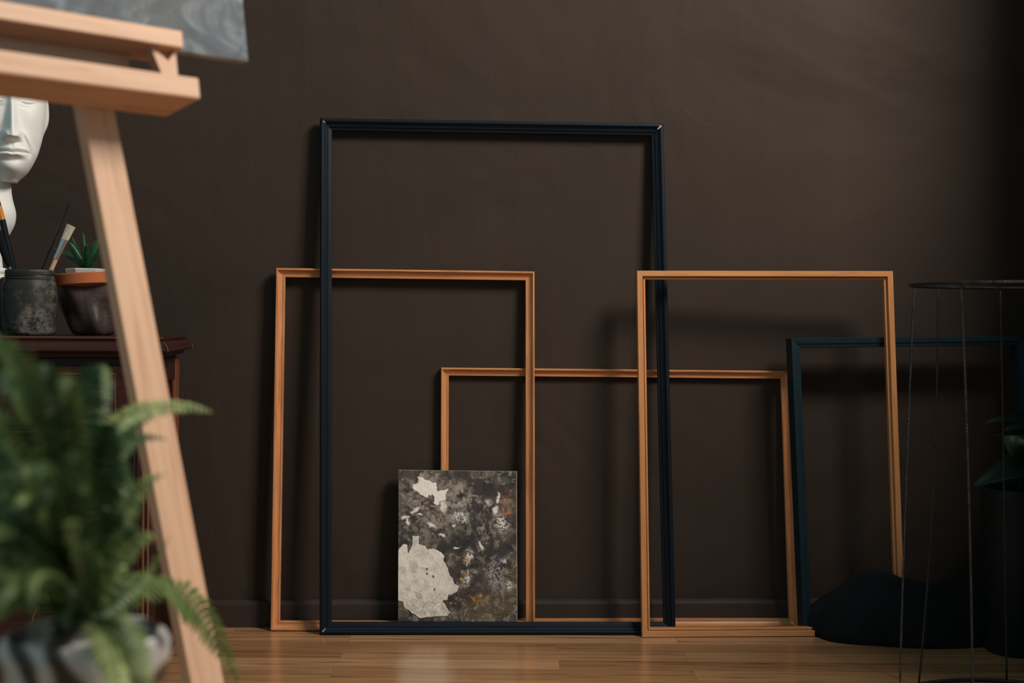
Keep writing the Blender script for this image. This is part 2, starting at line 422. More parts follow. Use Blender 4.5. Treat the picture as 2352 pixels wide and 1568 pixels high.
# ------------------------------------------------------------------ small painting
def painting():
    Yb, Yt = 2.734, 2.762
    TL, TR = at(915.5, 1078.5, Yt), at(1187.5, 1082, Yt + .006)
    BL, BR = at(914.5, 1426, Yb), at(1188.5, 1427.5, Yb + .006)
    nb = np.cross(TR - TL, BL - TL); nb /= np.linalg.norm(nb)
    if nb[1] < 0: nb = -nb
    nu, nv = 300, 380
    u, v = np.meshgrid(np.linspace(0, 1, nu), np.linspace(0, 1, nv), indexing='ij')
    X = 145 + u * 1125; Yp = 75 + v * 1435                 # working frame of the picture surface
    dx = (fbm(X / 60, Yp / 60, 0, 1) - .5) * 46 + (fbm(X / 18, Yp / 18, 0, 2) - .5) * 26
    dy = (fbm(X / 60, Yp / 60, 0, 3) - .5) * 46 + (fbm(X / 18, Yp / 18, 0, 4) - .5) * 26
    XD, YD = X + dx, Yp + dy
    X1, Y1 = X + dx * .35, Yp + dy * .35
    def poly(pts, x, y):
        ins = np.zeros(x.shape, bool); n = len(pts)
        for i in range(n):
            x0, y0 = pts[i]; x1, y1 = pts[(i + 1) % n]
            c = ((y0 > y) != (y1 > y)) & (x < (x1 - x0) * (y - y0) / ((y1 - y0) or 1e-9) + x0); ins ^= c
        return ins.astype(float)
    def ell(cx, cy, rx, ry, rot=0, x=XD, y=YD, soft=.5):
        c, s = math.cos(rot), math.sin(rot); a = ((x - cx) * c + (y - cy) * s) / rx; b_ = (-(x - cx) * s + (y - cy) * c) / ry
        return 1 - sstep(1 - soft, 1 + soft * .4, np.sqrt(a * a + b_ * b_))
    L = lambda r, g, b_: np.array(lin(min(255, r * 1.13), min(255, g * 1.13), min(255, b_ * 1.13))[:3])
    n1 = fbm(XD / 130, YD / 130, 0, 11, 5); n2 = fbm(XD / 45, YD / 45, 0, 12, 5); n3 = fbm(X / 12, Yp / 12, 0, 13, 4)
    C = np.zeros((nu, nv, 3)); C[:] = L(60, 53, 50)
    def over(m, c):
        nonlocal C; C = C * (1 - m[..., None]) + c * m[..., None]
    over(sstep(.42, .62, n1), L(86, 76, 69)); over(sstep(.52, .72, fbm(XD / 90, YD / 90, 0, 15, 5)) * .9, L(40, 36, 38))
    over(ell(880, 620, 220, 420, -.3, soft=.8) * .8, L(48, 42, 43)); over(ell(720, 1330, 190, 110, .2, soft=.7) * .9, L(42, 37, 37))
    over(ell(330, 380, 150, 110, soft=.8) * .6, L(60, 50, 44))
    over(sstep(.5, .7, n2) * sstep(.35, .6, fbm(X / 170, Yp / 170, 0, 19)) * .75, L(128, 116, 104))
    over(sstep(.45, .62, fbm(XD / 55 + n1 * 4, YD / 80 + n1 * 5, 0, 71, 5)) * ell(420, 420, 420, 330, .2, soft=.8) * .8, L(118, 107, 97))
    over(sstep(.5, .64, fbm(XD / 40 + n1 * 5, YD / 30 + n1 * 5, 0, 72, 5)) * ell(420, 420, 420, 330, .2, soft=.8) * .75, L(150, 139, 127))
    over(ell(1000, 1380, 330, 150, soft=.9) * .7, L(92, 78, 54)); over(sstep(.56, .7, n2) * ell(1050, 1350, 300, 220, soft=.9), L(118, 104, 84))
    over(sstep(.47, .66, n2) * ell(700, 400, 200, 220, soft=.9) * .95, L(150, 141, 130))
    over(sstep(.50, .7, n2) * ell(300, 140, 330, 90, soft=.9) * .9, L(152, 143, 132))
    over(sstep(.40, .6, n3) * ell(1070, 1080, 105, 170, soft=.6) * .9, L(150, 142, 134))
    over(sstep(.4, .6, n3) * ell(1170, 380, 90, 150, soft=.6) * .7, L(130, 86, 44)); over(ell(1170, 475, 60, 12, soft=.7), L(170, 96, 34))
    over(sstep(.42, .6, n3) * ell(1220, 1110, 60, 160, soft=.7) * .7, L(120, 104, 56))
    over(sstep(.45, .65, n2) * ell(880, 1290, 110, 60, -.5, soft=.8), L(160, 112, 46))
    sw = fbm(XD / 22 + (n1 - .5) * 9, YD / 50 + (n2 - .5) * 7, 0, 41, 5)
    C *= (.62 + .8 * sw)[..., None]
    over(sstep(.60, .72, sw) * sstep(.45, .6, n1) * .6, L(158, 146, 132))
    over(sstep(.58, .7, fbm(XD / 16, YD / 16, 0, 43)) * .35, L(38, 34, 34))
    Wt = L(222, 213, 202); H = np.zeros((nu, nv))
    def white(m, c=Wt, h=1.0):
        nonlocal H; over(m, c); H = np.maximum(H, m * h)
    A = poly([(120, 870), (190, 780), (225, 795), (240, 870), (278, 790), (275, 705), (337, 705), (337, 780), (400, 800), (420, 830), (480, 828), (550, 855), (577, 890),
              (572, 930), (610, 1000), (627, 1080), (662, 1110), (672, 1155), (715, 1180), (700, 1230), (625, 1262), (605, 1310), (560, 1315), (600, 1380), (637, 1430),
              (600, 1465), (480, 1460), (350, 1485), (290, 1440), (200, 1380), (190, 1330), (120, 1310)], X1 + (fbm(X / 25, Yp / 25, 0, 31) - .5) * 22 * sstep(1100, 1400, Yp), Y1)
    cw = L(214, 204, 192) * (1 - .34 * sstep(.42, .86, fbm(XD / 40 + n2 * 3, YD / 60, 0, 21, 4))[..., None]) * (1.06 - .22 * fbm(X / 70, Yp / 90, 0, 66)[..., None]) * (1 - .26 * sstep(1150, 1350, Yp)[..., None] * sstep(.4, .6, n3)[..., None])
    white(A, cw)
    for (x_, y_) in ((415, 1015), (415, 1060), (475, 1090), (487, 1210)): over(ell(x_, y_, 12, 17, x=X1, y=Y1), L(96, 88, 80))
    for pts in ([(330, 135), (430, 178), (500, 200), (525, 262), (560, 330), (500, 372), (470, 300), (410, 332), (330, 292), (262, 252), (300, 200)],
                [(490, 280), (600, 260), (590, 370), (545, 380), (520, 420), (475, 390)]):
        white(poly(pts, XD, YD), Wt, 1)
    over(ell(305, 170, 28, 40), L(84, 62, 44))
    for e in ((568, 430, 27, 62, 0), (300, 465, 52, 16, -.5), (235, 575, 34, 12, .6), (205, 532, 46, 20, 0), (350, 505, 26, 16, .2), (460, 608, 46, 20, .4),
              (1090, 340, 16, 60, .1), (1062, 455, 34, 40, .1), (690, 812, 26, 9, .3), (925, 790, 16, 50, -.5), (660, 610, 22, 16, 0), (560, 690, 34, 12, .5)):
        white(ell(*e), Wt * .92, .8)
    for e in ((1120, 580, 68, 110, -.2), (810, 900, 48, 80, .2), (800, 1120, 36, 74, .15), (1000, 380, 36, 30, .4), (1190, 1170, 34, 44, .3), (735, 520, 90, 60, 0), (1140, 930, 34, 34, .5)):
        white(ell(*e, soft=.8) * sstep(.38, .56, n3) * .92, Wt * .86, .7)
    for e in ((800, 925, 24, 24, 0), (805, 1040, 16, 30, 0), (925, 1275, 16, 14, 0), (745, 1110, 20, 12, 0)): over(ell(*e) * .8, L(206, 146, 66))
    n4 = fbm(X1 / 40, Y1 / 40, 0, 61, 3)
    over(sstep(.0, .03, u) * 0 + (1 - sstep(.0, .012, 1 - u)) * .7, L(150, 140, 130)); over((1 - sstep(.0, .006, v)) * .6, L(140, 130, 118))  # right and top borders lightened, an edge highlight painted into the colour
    H = H * (.7 + .6 * n4) + .12 * n3 + .35 * n2
    Q = (TL[None, None] * (1 - u[..., None]) + TR * u[..., None]) * (1 - v[..., None]) + (BL * (1 - u[..., None]) + BR * u[..., None]) * v[..., None]
    Q = Q - nb * (H * .0011)[..., None]
    mb = MB(); mb.grid(Q)
    root = empty('small_painting', (BL + BR) / 2 + nb * .008, 'small unframed abstract painting in grey, brown and white, standing on the black frame', 'painting')
    o = mb.build('painted_surface', M_PAINTING, root, smooth=True)
    a = o.data.color_attributes.new('paint', 'FLOAT_COLOR', 'POINT')
    a.data.foreach_set('color', np.concatenate([C, np.ones((nu, nv, 1))], 2).reshape(-1).astype(np.float32))
    mb = MB(); F_ = [TL, TR, BR, BL]; Bk = [p + nb * .017 for p in F_]; F_ = [p + nb * .0002 for p in F_]
    mb.add(F_ + Bk, [(0, 3, 2, 1), (4, 5, 6, 7), (0, 1, 5, 4), (1, 2, 6, 5), (2, 3, 7, 6), (3, 0, 4, 7)])
    c = mb.build('canvas_edge', M_CANV, root)
painting()

# ------------------------------------------------------------------ easel
th, al = math.radians(44), math.radians(10)
E = np.array([math.cos(th), math.sin(th), 0]); N = np.array([math.sin(th) * math.cos(al), -math.cos(th) * math.cos(al), math.sin(al)])
Wv = np.cross(N, E); Wv = Wv if Wv[2] > 0 else -Wv
EO = at(462, 228, 1.5); EM = np.column_stack([E, -N, Wv])
def el(u, v, w): return EO + EM @ np.array([u, v, w])
er = empty('artist_easel', (el(-.3, .1, 0)[0], el(-.3, .1, 0)[1], 0), 'light pine artist easel at left, tilted back, holding the blue-grey canvas', 'easel')
def ebox(name, c0, c1, bev=.0012):
    b_ = MB(); b_.box(c0, c1, EM, EO); return b_.build(name, M_PINE, er, bevel=bev)
tr = ebox('paint_tray', (-.60, 0, 0), (0, .07, .0235), .0025)
# the tray is a shallow trough: rails on a base
ebox('canvas_ledge', (-.592, .0322, .0610), (-.004, .072, .0675), .0006)
ebox('ledge_lip', (-.592, .018, .0610), (-.004, .032, .0800), .0015)
ebox('tray_back_board', (-.59, .062, .0235), (-.045, .0695, .0609))
b_ = MB(); b_.box((-.58, .010, .0236), (-.02, .060, .0250), EM, EO); b_.build('bounce_blocker', M_MAHO, er)  # dark sheet added out of sight to cut bounce under the ledge
b = MB()   # triangular bracket between tray and ledge
for du in (0, -.545):
    A = [el(-.036 + du, .03, .062), el(-.018 + du, .03, .036), el(-.036 + du, .03, .0), el(-.008 + du, .03, .0), el(-.008 + du, .03, .062), el(-.018 + du, .03, .052)]
    A = [el(-.038 + du, .028, .062), el(-.024 + du, .028, .0235), el(-.008 + du, .028, .0235), el(-.008 + du, .028, .062), el(-.018 + du, .028, .048)]
    Bq = [p + EM @ np.array([0, .014, 0]) for p in A]; n = 5
    b = MB(); b.add(A + Bq, [tuple(range(n)), tuple(range(n, 2 * n))[::-1]] + [(q, (q + 1) % n, n + (q + 1) % n, n + q) for q in range(n)])
    b.build('bracket', M_PINE, er)
def leg(u0, du, v0, wb, wt, wid, thk, tilt=0.0):
    c = [np.array([u0 + du * w, v0 + tilt * w, w]) for w in (wb, wt)]
    A = []; 
    for p in c:
        for (a, d) in ((-wid / 2, 0), (wid / 2, 0), (wid / 2, thk), (-wid / 2, thk)): A.append(EO + EM @ (p + np.array([a, d, 0])))
    for k in range(4): A[k][2] = max(A[k][2], 0.0) if A[k][2] < 0.02 else A[k][2]
    L = abs(wt - wb)
    b_ = MB(); b_.add(A, [(0, 1, 2, 3), (4, 7, 6, 5), (0, 4, 5, 1), (1, 5, 6, 2), (2, 6, 7, 3), (3, 7, 4, 0)],
                      [(0, 0), (0, .036), (0, .06), (0, .09), (L, 0), (L, .036), (L, .06), (L, .09)])
    return b_.build('leg', M_PINE, er, bevel=.0015)
leg(-.0805, -.1130, .071, -.845, .02, .0385, .018)
leg(-.5195, .1130, .071, -.80, .02, .0385, .018)
leg(-.30, 0, .10, -.70, .40, .036, .02, -.42)
ebox('mast', (-.325, .0735, .02), (-.275, .098, .95))
# canvas on the easel
cr = empty('blue_grey_canvas', el(-.2, .06, .066), 'unframed blue-grey oil canvas resting on the easel ledge', 'painting')
b = MB()
k0 = (-.50, .0400 + .0185, .0805); ub, wb = .1005, .0700
nu = 40
PU = np.linspace(-.62, .0953, 60); PW = np.linspace(.0682, .68, 50)
P = np.zeros((60, 50, 3))
for i, a in enumerate(PU):
    for j, w in enumerate(PW):
        wob = .0014 * (fbm(np.array([a * 60]), np.array([w * 60]), 0, 3)[0] - .5)
        P[i, j] = el(a + (wob if i == 59 else 0), .0500 + 0 * wob, w - .0 + (wob * 1.5 if j == 0 else 0))
# the canvas face sits just behind the ledge lip
CV = .045
P = P + EM @ np.array([0, CV - .05, 0]); b.grid(P); b.build('painted_surface', M_SEA, cr, smooth=True)
b = MB(); b.box((-.6195, CV + .0006, .0684), (.0948, CV + .0110, .679), EM, EO); b.build('canvas_edge', M_CANV, cr)

# ------------------------------------------------------------------ chest of drawers
cth = math.radians(6); CE = np.array([math.cos(cth), math.sin(cth), 0]); CN = np.array([-math.sin(cth), math.cos(cth), 0])
CM = np.column_stack([CE, CN, UP])
YC = 2.36
corner = at(354, 900, YC); CO = np.array([corner[0], corner[1], 0])          # body, front right
zt = at(385, 774, YC - .02)[2]                                             # table top height
k = YC / FPX
zz = lambda y: at(300, y, YC)[2]
ch = empty('chest_of_drawers', CO + CM @ np.array([-.5, .15, 0]), 'dark mahogany chest of drawers behind the easel with worn moulded edges', 'chest of drawers')
DC = .31; WC = .95
def cbox(name, c0, c1, mat=None, parent=None, bevel=.001):
    b_ = MB(); b_.box(c0, c1, CM, CO); return b_.build(name, mat or M_MAHO, parent or ch, bevel=bevel)
ztop = zt
# moulded top: profile swept round front and right side
def ring_mould(prof, name, mat, parent=None):
    """prof: (out, z) ; swept left-front, front-right, back-right corners"""
    b_ = MB(); rows = []
    for (ou, z) in prof:
        rows.append([CO + CM @ np.array([-WC, -ou, z]), CO + CM @ np.array([ou, -ou, z]), CO + CM @ np.array([ou, DC + .003, z])])
    P = np.array(rows); nr = len(prof); L = [0, WC, WC + DC]
    b_.add(P.reshape(-1, 3), [(i * 3 + j, i * 3 + j + 1, (i + 1) * 3 + j + 1, (i + 1) * 3 + j) for i in range(nr - 1) for j in range(2)], [(L[j], i * .01) for i in range(nr) for j in range(3)])
    b_.f.append(tuple(i * 3 for i in range(nr))); b_.f.append(tuple(i * 3 + 2 for i in range(nr)))
    return b_.build(name, mat, parent or ch)
t3 = ztop
b = MB(); b.box((-WC, -.016, t3 - .006), (.016, DC, t3), CM, CO); b.build('top_board', M_MAHO, ch, bevel=.002)
b = MB(); b.box((-WC, -.0172, t3 - .0022), (.0168, -.0158, t3 - .0008), CM, CO); b.build('worn_edge', M_MAHOE, ch)
ring_mould([(.0, t3 - .006), (.014, t3 - .0065), (.018, t3 - .010), (.023, t3 - .016), (.026, t3 - .023), (.023, t3 - .0255), (.010, t3 - .028), (.008, t3 - .0345), (.0, t3 - .035)], 'top_moulding', M_MAHO)
# worn chips on the mitre
b = MB(); b.tube([CO + CM @ np.array([.0165, -.0175, t3 - .0085]), CO + CM @ np.array([.022, -.023, t3 - .0135]), CO + CM @ np.array([.0262, -.0265, t3 - .0225]), CO + CM @ np.array([.0245, -.025, t3 - .0245])], .0008, 6)
b.build('worn_mitre', M_MAHOE, ch)
b = MB(); b.tube([CO + CM @ np.array([.0245, DC + .003, t3 - .017]), CO + CM @ np.array([.0265, DC + .003, t3 - .024])], .0008, 6); b.build('worn_mitre', M_MAHOE, ch)
zb = t3 - .040
cbox('body', (-WC, .012, .03), (-.004, DC - .002, zb + .004))
cbox('plinth', (-WC, .0, 0), (.004, DC, .035))
# corner posts with flutes
b = MB(); b.box((-.034, 0, .035), (0, .03, zb), CM, CO); b.build('corner_post', M_MAHO, ch, bevel=.0015)
for q in (-.026, -.017, -.009):
    b = MB(); b.tube([CO + CM @ np.array([q, -.0005, .05]), CO + CM @ np.array([q, -.0005, zb - .09])], .0022, 8); b.build('fluting', M_MAHOE if q > -.02 else M_MAHO, ch)  # lighter flutes paint in the light that catches the post
# side frame and panel
cbox('side_rail', (-.006, .03, zb - .04), (.0, DC, zb)); cbox('side_stile', (-.006, DC - .045, .035), (.002, DC, zb - .001), M_MAHOE)  # stile in lighter wood: the light on it is put into the colour
cbox('side_panel', (-.010, .028, .034), (-.004, DC - .04, zb - .03))
# drawers
def dz(y): return at(300, y, YC)[2]
rows = [(862, 962), (1058, 1160), (1225, 1330), (1395, 1500)]
def line_tube(pts, r, name, mat, parent):
    b_ = MB(); b_.tube([CO + CM @ np.array(p) for p in pts], r, 6); return b_.build(name, mat, parent)
for ri, (ya, yb_) in enumerate(rows):
    z1, z0 = dz(ya - 22), dz(yb_ + 12)
    for (xa, xb) in ((-.385, -.042), (-.735, -.392)):
        b = MB(); b.box((xa, -.004, z0), (xb, .02, z1), CM, CO); dr = b.build('drawer', M_MAHO, ch, bevel=.0015)
        # raised moulding with a bowed left end
        xr, zl, zh = xb - .020, z0 + .013, z1 - .013; xl = xa + .20
        bow = [(xl + .018 * (math.cos(t) - 0) - .0, -.0055, (zl + zh) / 2 + (zh - zl) / 2 * math.sin(t)) for t in np.linspace(math.pi * .5, math.pi * 1.5, 12)]
        bow = [(xl - .016 * math.cos(t), -.0055, (zl + zh) / 2 + (zh - zl) / 2 * math.sin(t)) for t in np.linspace(math.pi / 2, -math.pi / 2, 12)] if False else [(xl + .003 - .014 * math.cos(t), -.0055, (zl + zh) / 2 + (zh - zl) / 2 * math.sin(t)) for t in np.linspace(math.pi / 2, -math.pi / 2, 12)]
        loop = [(xr, -.0055, zl), (xr, -.0055, zh)] + bow + [(xr, -.0055, zl)]
        line_tube(loop, .0011, 'panel_moulding', M_MAHOE, dr)
        ins = [((p[0] - (xl + xr) / 2) * .93 + (xl + xr) / 2, -.0052, (p[2] - (zl + zh) / 2) * .80 + (zl + zh) / 2) for p in loop]
        line_tube(ins, .0016, 'panel_moulding', M_MAHO, dr)
        kc = CO + CM @ np.array([(xl + xr) / 2 + .012, -.004, (zl + zh) / 2])
        b = MB(); KM = np.column_stack([CE, UP, -CN]); b.lathe([(.011, 0), (.012, .003), (.009, .006), (.0055, .009), (.007, .014), (.0085, .018), (.006, .021), (.001, .022)], 0, 0, 20, KM, kc)
        b.build('knob', M_BLACKW, dr, smooth=True)
    for dzv in (0, .006):
        cbox('drawer_rail', (-WC, -.002, z0 - .014 + dzv), (-.036, .014, z0 - .011 + dzv), M_MAHOE if dzv == 0 else M_MAHO)

# ------------------------------------------------------------------ things on the chest
def ktop(px, Y):  # chest-top point under a picture column
    d = ray(px, 770); p = CAM + d * (Y / d[1]); return np.array([p[0], p[1], ztop])
# jar
YJ = 2.43; sj = YJ / FPX; jc = ktop(68, YJ)
jr = empty('paint_jar', jc, 'matt black painted glass jar full of brushes, on the chest', 'jar')
jp = [(48, 0), (55, 2), (58, 8), (59.5, 18), (60, 60), (60, 105), (59, 116), (55, 126), (53.5, 129), (54.5, 132), (54, 136), (53, 138), (55, 141), (54.5, 147), (53.5, 150), (51, 150), (50, 146), (50, 60), (46, 12), (2, 10)]
b = MB(); b.lathe([(r * sj, z * sj) for r, z in jp], 0, 0, 64, o=jc)
b.build('glass_body', M_JAR, jr, smooth=True)
for zr in (131, 139):
    b = MB(); t_ = np.linspace(0, 2 * np.pi, 60)
    b.tube([jc + sj * np.array([54.6 * math.cos(a), 54.6 * math.sin(a), zr + 2.5 * math.sin(a * 1.0 + zr)]) for a in t_], sj * 1.5, 6); b.build('neck_thread', M_JAR, jr, smooth=True)
def brush(name, label, top, bot, segs, Y0, Y1, cat='paintbrush'):
    """segs: (t0, t1, r0, r1, flat, mat, part)"""
    A = at(*top, Y0); B = at(*bot, Y1); r = empty(name, B, label, cat, None)
    for (t0, t1, r0, r1, fl_, mt, nm) in segs:
        p = [A + (B - A) * t for t in np.linspace(t0, t1, 6)]
        b_ = MB(); b_.tube(p, [sj * (r0 + (r1 - r0) * q) for q in np.linspace(0, 1, 6)], 14, fl_, up0=(0, -1, 0)); b_.build(nm, mt, r, smooth=False, auto=40)
    return r
brush('paintbrush', 'thick black-handled brush with an orange band, leaning left in the jar', (-24, 380), (62, 752), [(0, .06, 1, 4, 1, M_BLACKW, 'handle_tip'), (.06, .245, 4, 5.5, 1, M_BLACKW, 'handle'), (.245, .33, 6.2, 7.5, 1, M_ORANGE, 'orange_band'), (.33, 1, 7.6, 7.0, 1, M_BLACKW, 'handle')], YJ - .02, YJ + .02)
brush('paintbrush', 'dark grey flat-headed brush at the left rim of the jar', (-22, 490), (60, 720), [(0, .42, 10, 9, .5, M_FABD, 'bristles'), (.42, .53, 9, 5, .6, M_FABD, 'ferrule'), (.53, .58, 5, 4.5, 1, M_CHROME, 'ferrule'), (.58, 1, 3.6, 3.2, 1, M_BLACKW, 'handle')], YJ - .035, YJ + .0)
brush('paintbrush', 'thin black handle leaning right at the back of the jar', (159, 468), (45, 735), [(0, 1, 2.2, 3.0, 1, M_BLACKW, 'handle')], YJ + .03, YJ + .01)
brush('paintbrush', 'flat brush with pale bristles and a shiny ferrule, leaning right in the jar', (163, 518), (64, 738), [(.0, .14, 11, 8.6, .35, M_BRIST, 'bristles'), (.14, .30, 8.7, 6.2, .5, M_CHROME, 'ferrule'), (.30, .345, 6.8, 6.6, .9, M_CHROME, 'ferrule_ring'), (.34, 1, 5.4, 4.5, .95, M_BEECH, 'handle')], YJ - .004, YJ + .002)
# dark brown round pot behind the jar
pc = ktop(24, 2.495); sp = 2.495 / FPX
b = MB(); b.lathe([(r * sp, z * sp) for r, z in [(18, 0), (22, 4), (26, 40), (29, 62), (31, 85), (30, 108), (25, 126), (20, 132), (17, 132), (22, 108), (24, 85), (2, 60)]], 0, 0, 40, o=pc)
o = b.build('round_pot', M_MAHO, smooth=True); tag(o, 'small dark brown rounded pot half hidden behind the brush jar', 'pot')

# head-shaped dark bronze planter
YP = 2.50; spp = YP / FPX; hc = ktop(212, YP)
hp = empty('face_planter', hc, 'dark bronze sculpted face planter with a wavy rim, on the chest', 'planter')
def facefn(P, th):
    R = P.copy()
    for i in range(P.shape[0]):
        t = i / (P.shape[0] - 1)
        z = P[i, :, 2] / spp
        f = 1 + .10 * np.sin(th * 2 + 1.0) * sstep(10, 90, z) + .06 * np.sin(th * 5 + z * .05)
        f = f + .26 * np.exp(-((th - 5.15) / .22) ** 2) * np.exp(-((z - 34) / 22) ** 2)      # nose
        f = f + .12 * np.exp(-((th - 5.15) / .5) ** 2) * np.exp(-((z - 86) / 14) ** 2)       # brow
        f = f - .10 * np.exp(-((th - 4.72) / .2) ** 2) * np.exp(-((z - 64) / 14) ** 2) - .10 * np.exp(-((th - 5.6) / .2) ** 2) * np.exp(-((z - 64) / 14) ** 2)
        R[i, :, 0] *= f; R[i, :, 1] *= f
        R[i, :, 2] += spp * (5.5 * np.sin(th * 3 + 4.0) + 7) * sstep(60, 112, z)
        R[i, :, 0] += -spp * 10 * sstep(30, 110, z)
    return R
prof = [(34, 0), (44, 3), (50, 12), (54, 28), (57, 46), (60, 62), (62, 78), (64, 92), (66, 104), (66, 110), (62, 112), (58, 108), (54, 90), (50, 60), (40, 20), (2, 14)]
b = MB(); b.lathe([(r * spp, z * spp) for r, z in prof], 0, 0, 120, o=hc, fn=facefn); b.build('shell', M_BRONZE, hp, smooth=True)
# terracotta pot sitting in it, tilted slightly
tc_ = at(205, 668, YP); tl = math.radians(-3.2)
TMx = np.array([[math.cos(tl), 0, -math.sin(tl)], [0, 1, 0], [math.sin(tl), 0, math.cos(tl)]]).T
tp = empty('terracotta_pot', tc_ - np.array([0, 0, 40 * spp]), 'terracotta pot with a broad orange rim set inside the bronze planter', 'pot')
b = MB(); b.lathe([(r * spp, z * spp) for r, z in [(30, -42), (46, -41), (56, 8), (66, 11), (77, 14), (79, 16), (79, 38), (77, 40), (70, 40), (66, 34), (60, 20), (2, 18)]], 0, 0, 64, M=TMx, o=tc_)
b.build('pot_body', M_TERR, tp, auto=40)
ht = at(198, 617, YP); hx = empty('hexagonal_cup', ht - np.array([0, 0, 30 * spp]), 'pale grey six-sided cup standing in the terracotta pot', 'cup')
b = MB(); HM = _rz(.25)
b.lathe([(r * spp, z * spp) for r, z in [(38, -26), (40, -24), (47, -2), (47, 0), (43, 0), (40, -6), (2, -7)]], 0, 0, 6, M=HM, o=ht); b.build('cup_body', M_HEX, hx, bevel=.0015)
b = MB(); b.lathe([(2 * spp, 0), (38 * spp, -.0005)], 0, 0, 16, o=ht - np.array([0, 0, 5 * spp])); b.build('soil', M_SOIL, hx)
# succulent
su = empty('succulent', ht - np.array([0, 0, 6 * spp]), 'small dark green spiky succulent growing in the grey cup', 'plant')
leaves = [((193, 606), (192, 575), (191, 533), 9, .0), ((188, 606), (176, 580), (156, 553), 11, -.012), ((186, 606), (165, 585), (143, 575), 10, .012), ((190, 606), (180, 575), (164, 542), 8, .02),
          ((198, 604), (197, 585), (199, 560), 12, -.03), ((201, 604), (215, 575), (228, 545), 11, .0), ((203, 606), (222, 590), (235, 572), 9, -.01), ((199, 604), (208, 570), (222, 551), 9, .02),
          ((203, 606), (220, 598), (232, 582), 8, .01), ((190, 606), (165, 595), (120, 566), 8, .03)]
for (p0, p1, p2, w_, dy) in leaves:
    p0 = (p0[0] * .6 + 79, 617); a0, a1, a2 = at(*p0, YP), at(*p1, YP + dy * .5), at(*p2, YP + dy)
    pts = []; rr = []
    for t in np.linspace(0, 1, 12):
        pts.append((1 - t) ** 2 * a0 + 2 * t * (1 - t) * a1 + t * t * a2); rr.append(1.12 * spp * max(.25, w_ * (.55 + 1.0 * t) * (1 - t) ** .75 if t > .25 else w_ * (.55 + t * .9)))
    b = MB(); b.tube(pts, rr, 10, .55); b.build('leaf', M_SUCC, su, smooth=True)

